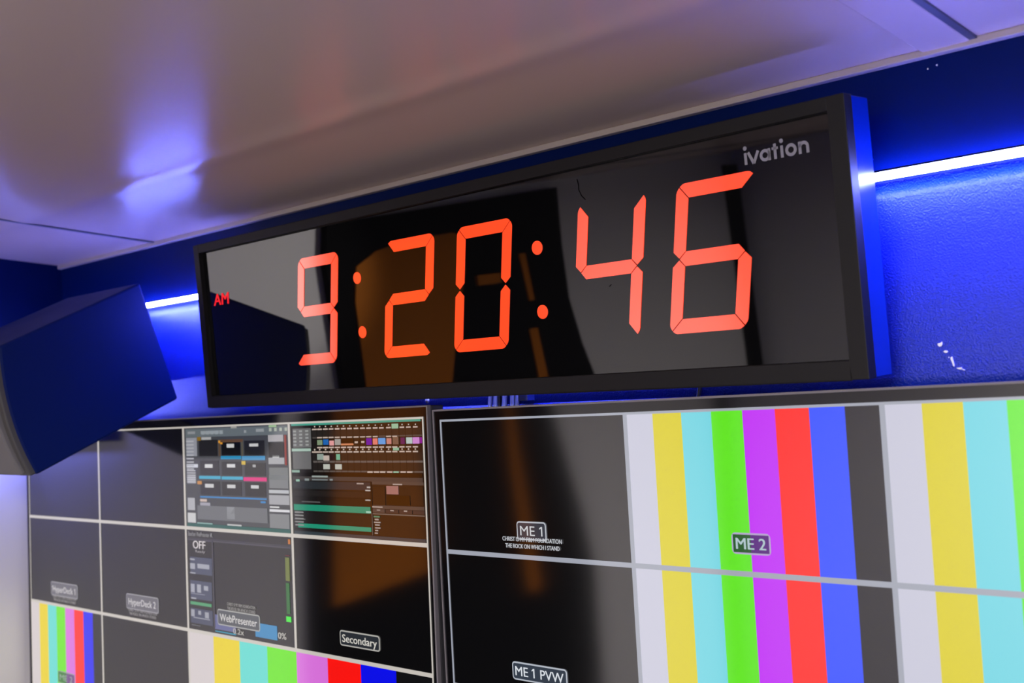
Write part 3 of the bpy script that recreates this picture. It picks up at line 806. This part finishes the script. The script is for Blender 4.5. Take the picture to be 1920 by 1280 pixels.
# ------------------------------------------------------------------ wall speaker
B1, B0, F0, F1 = Vector((-0.5555, -0.0190, 1.9159)), Vector((-0.5555, 0.0320, 1.7583)), Vector((-0.5555, -0.1664, 1.6715)), Vector((-0.5555, -0.2077, 1.8314))
SP = (B1 + B0 + F0 + F1) / 4
SP.x = -0.66
spk = thing('wall_speaker', 'black box speaker tilted down in the corner, left of the clock', 'speaker', Matrix.Translation(SP))
SWD = 0.21
M_cab = pm('speaker_cabinet', (0.0007, 0.009, 0.09), 0.55, 0.12, bump=(700, 0.12, 0.0003), vary=0.06)
M_grille = pm('speaker_grille', (0.16, 0.155, 0.165), 0.5, 0.3, bump=(1500, 0.3, 0.0004))
M_rim = pm('speaker_grille_rim', (0.07, 0.07, 0.075), 0.45, 0.4, bump=(700, 0.08, 0.0002))
nf = ((F1 - B1).normalized() + (F0 - B0).normalized()).normalized()


def arc(p0, p1, bulge, n=14):
    return [p0.lerp(p1, q / n) + nf * bulge * 4 * (q / n) * (1 - q / n) for q in range(n + 1)]


def slab(name, front, back, x0, x1, mat, bev=0.0):
    """closed side outline (front arc + back points) swept across the cabinet width"""
    m_ = MB()
    out = front + back
    m_.poly([(x1, p_.y - SP.y, p_.z - SP.z) for p_ in out])
    m_.poly([(x0, p_.y - SP.y, p_.z - SP.z) for p_ in reversed(out)])
    for a in range(len(out)):
        b = (a + 1) % len(out)
        m_.poly([(x0, out[a].y - SP.y, out[a].z - SP.z), (x1, out[a].y - SP.y, out[a].z - SP.z), (x1, out[b].y - SP.y, out[b].z - SP.z), (x0, out[b].y - SP.y, out[b].z - SP.z)], 0, a < len(front) - 1)
    return m_.build(name, mat, spk, bev)


hx = SP.x
xr, xl = -0.5555 - hx, -0.5555 - SWD - hx
slab('speaker_cabinet', arc(F1, F0, 0.010), [B0, B1], xl, xr, M_cab, 0.003)
f1b, f0b = F1.lerp(F0, 0.02), F0.lerp(F1, 0.01)
slab('grille_rim', [q + nf * 0.007 for q in arc(f1b, f0b, 0.010)], [f0b - nf * 0.004, f1b - nf * 0.004], xl + 0.002, xr - 0.002, M_rim, 0.002)
f1c, f0c = F1.lerp(F0, 0.05), F0.lerp(F1, 0.03)
slab('speaker_grille', [q + nf * 0.0135 for q in arc(f1c, f0c, 0.011)], [f0c, f1c], xl + 0.012, xr - 0.012, M_grille, 0.003)
mb = MB()
mb.box((-0.06, B1.y - SP.y + 0.02, -0.01), (0.0, panel_y(SP.z + 0.04) - SP.y - 0.0004, 0.04))
mb.build('wall_bracket', M_black, spk)

# ------------------------------------------------------------------ cables below the clock
M_cable = pm('black_cable', (0.012, 0.012, 0.014), 0.4, 0.5, bump=(300, 0.05, 0.0002))
M_clear = pm('pale_cable_sheath', (0.30, 0.34, 0.45), 0.18, 0.7, bump=(200, 0.1, 0.0003))


def cable(pts, r, mat, label, group):
    m_ = MB()
    P = [Vector(q) for q in pts]
    path = []
    for i in range(len(P) - 1):
        for q in range(6):
            path.append(P[i].lerp(P[i + 1], q / 6))
    path.append(P[-1])
    m_.tube(path, r, 8)
    return tag(m_.build('cable', mat), label, 'cable', group)


PC = panel_y(1.742)
cable([(0.2780, PC - 0.0030, 1.760), (0.2755, PC - 0.0040, 1.742), (0.2730, PC - 0.0060, 1.728), (0.2730, PC - 0.010, 1.718), (0.2730, PC - 0.008, 1.705), (0.2730, PC - 0.004, 1.62)], 0.0019, M_cable, 'thin black cable slanting from the clock down behind the colour bar display', 'cables below the clock')
for i, (x, r, m_, lb) in enumerate(((0.0160, 0.0024, M_clear, 'shiny blue-lit cable hanging behind the clock, leftmost of the bundle'),
                                    (0.0240, 0.0026, M_clear, 'shiny blue-lit cable hanging just left of the black cable in the bundle'),
                                    (0.0298, 0.0018, M_cable, 'black cable hanging in the middle of the bundle under the clock'),
                                    (0.0368, 0.0027, M_clear, 'shiny blue-lit cable hanging just right of the black cable in the bundle'),
                                    (0.0482, 0.0028, M_clear, 'shiny blue-lit cable hanging second from the right in the bundle'),
                                    (0.0545, 0.0022, M_clear, 'shiny blue-lit cable hanging rightmost in the bundle'))):
    cable([(x, PC - 0.0025, 1.765), (x, PC - 0.0035, 1.745), (x + 0.0005, PC - 0.006, 1.728), (x + 0.0005, PC - 0.009, 1.716), (x + 0.0005, PC - 0.004, 1.62)], r, m_, lb, 'cables below the clock')
mb = MB()
mb.box((0.0595, PC - 0.009, 1.7345), (0.073, PC + 0.004, 1.7415))
mb.box((0.071, PC - 0.011, 1.7345), (0.074, PC + 0.004, 1.7435))
tag(mb.build('cable_clip', M_alu, bevel=0.0008), 'small square cable clip on the wall right of the cable bundle', 'clip')
mb = MB()
M_screw = pm('bright_screw', (0.8, 0.8, 0.82), 0.3, 0.6, metallic=0.6, bump=(900, 0.1, 0.0002))
n = 14
rings = [(0.0032, 0.0), (0.0030, -0.0012), (0.0020, -0.0022), (0.0006, -0.0026)]
cx, cz = SCREW
YS = panel_y(cz) + 0.0006
for (r0, y0), (r1, y1) in zip(rings, rings[1:]):
    for a in range(n):
        p0, p1 = 2 * math.pi * a / n, 2 * math.pi * (a + 1) / n
        mb.poly([(cx + r0 * math.cos(p0), YS + y0, cz + r0 * math.sin(p0)), (cx + r0 * math.cos(p1), YS + y0, cz + r0 * math.sin(p1)),
                 (cx + r1 * math.cos(p1), YS + y1, cz + r1 * math.sin(p1)), (cx + r1 * math.cos(p0), YS + y1, cz + r1 * math.sin(p0))], 0, True)
mb.poly([(cx + 0.0006 * math.cos(2 * math.pi * a / n), YS - 0.0026, cz + 0.0006 * math.sin(2 * math.pi * a / n)) for a in range(n)])
tag(mb.build('screw', M_screw), 'pale round screw head in the blue wall under the clock', 'screw')
mb = MB()
mb.box((-0.070, 0.0265, 1.708), (-0.0375, 0.0400, 1.7330))
mb.box((-0.065, 0.0400, 1.708), (-0.0425, WY, 1.7200))
tag(mb.build('mounting_block', M_black, bevel=0.003), 'black mounting block behind the gap between the two displays', 'bracket')
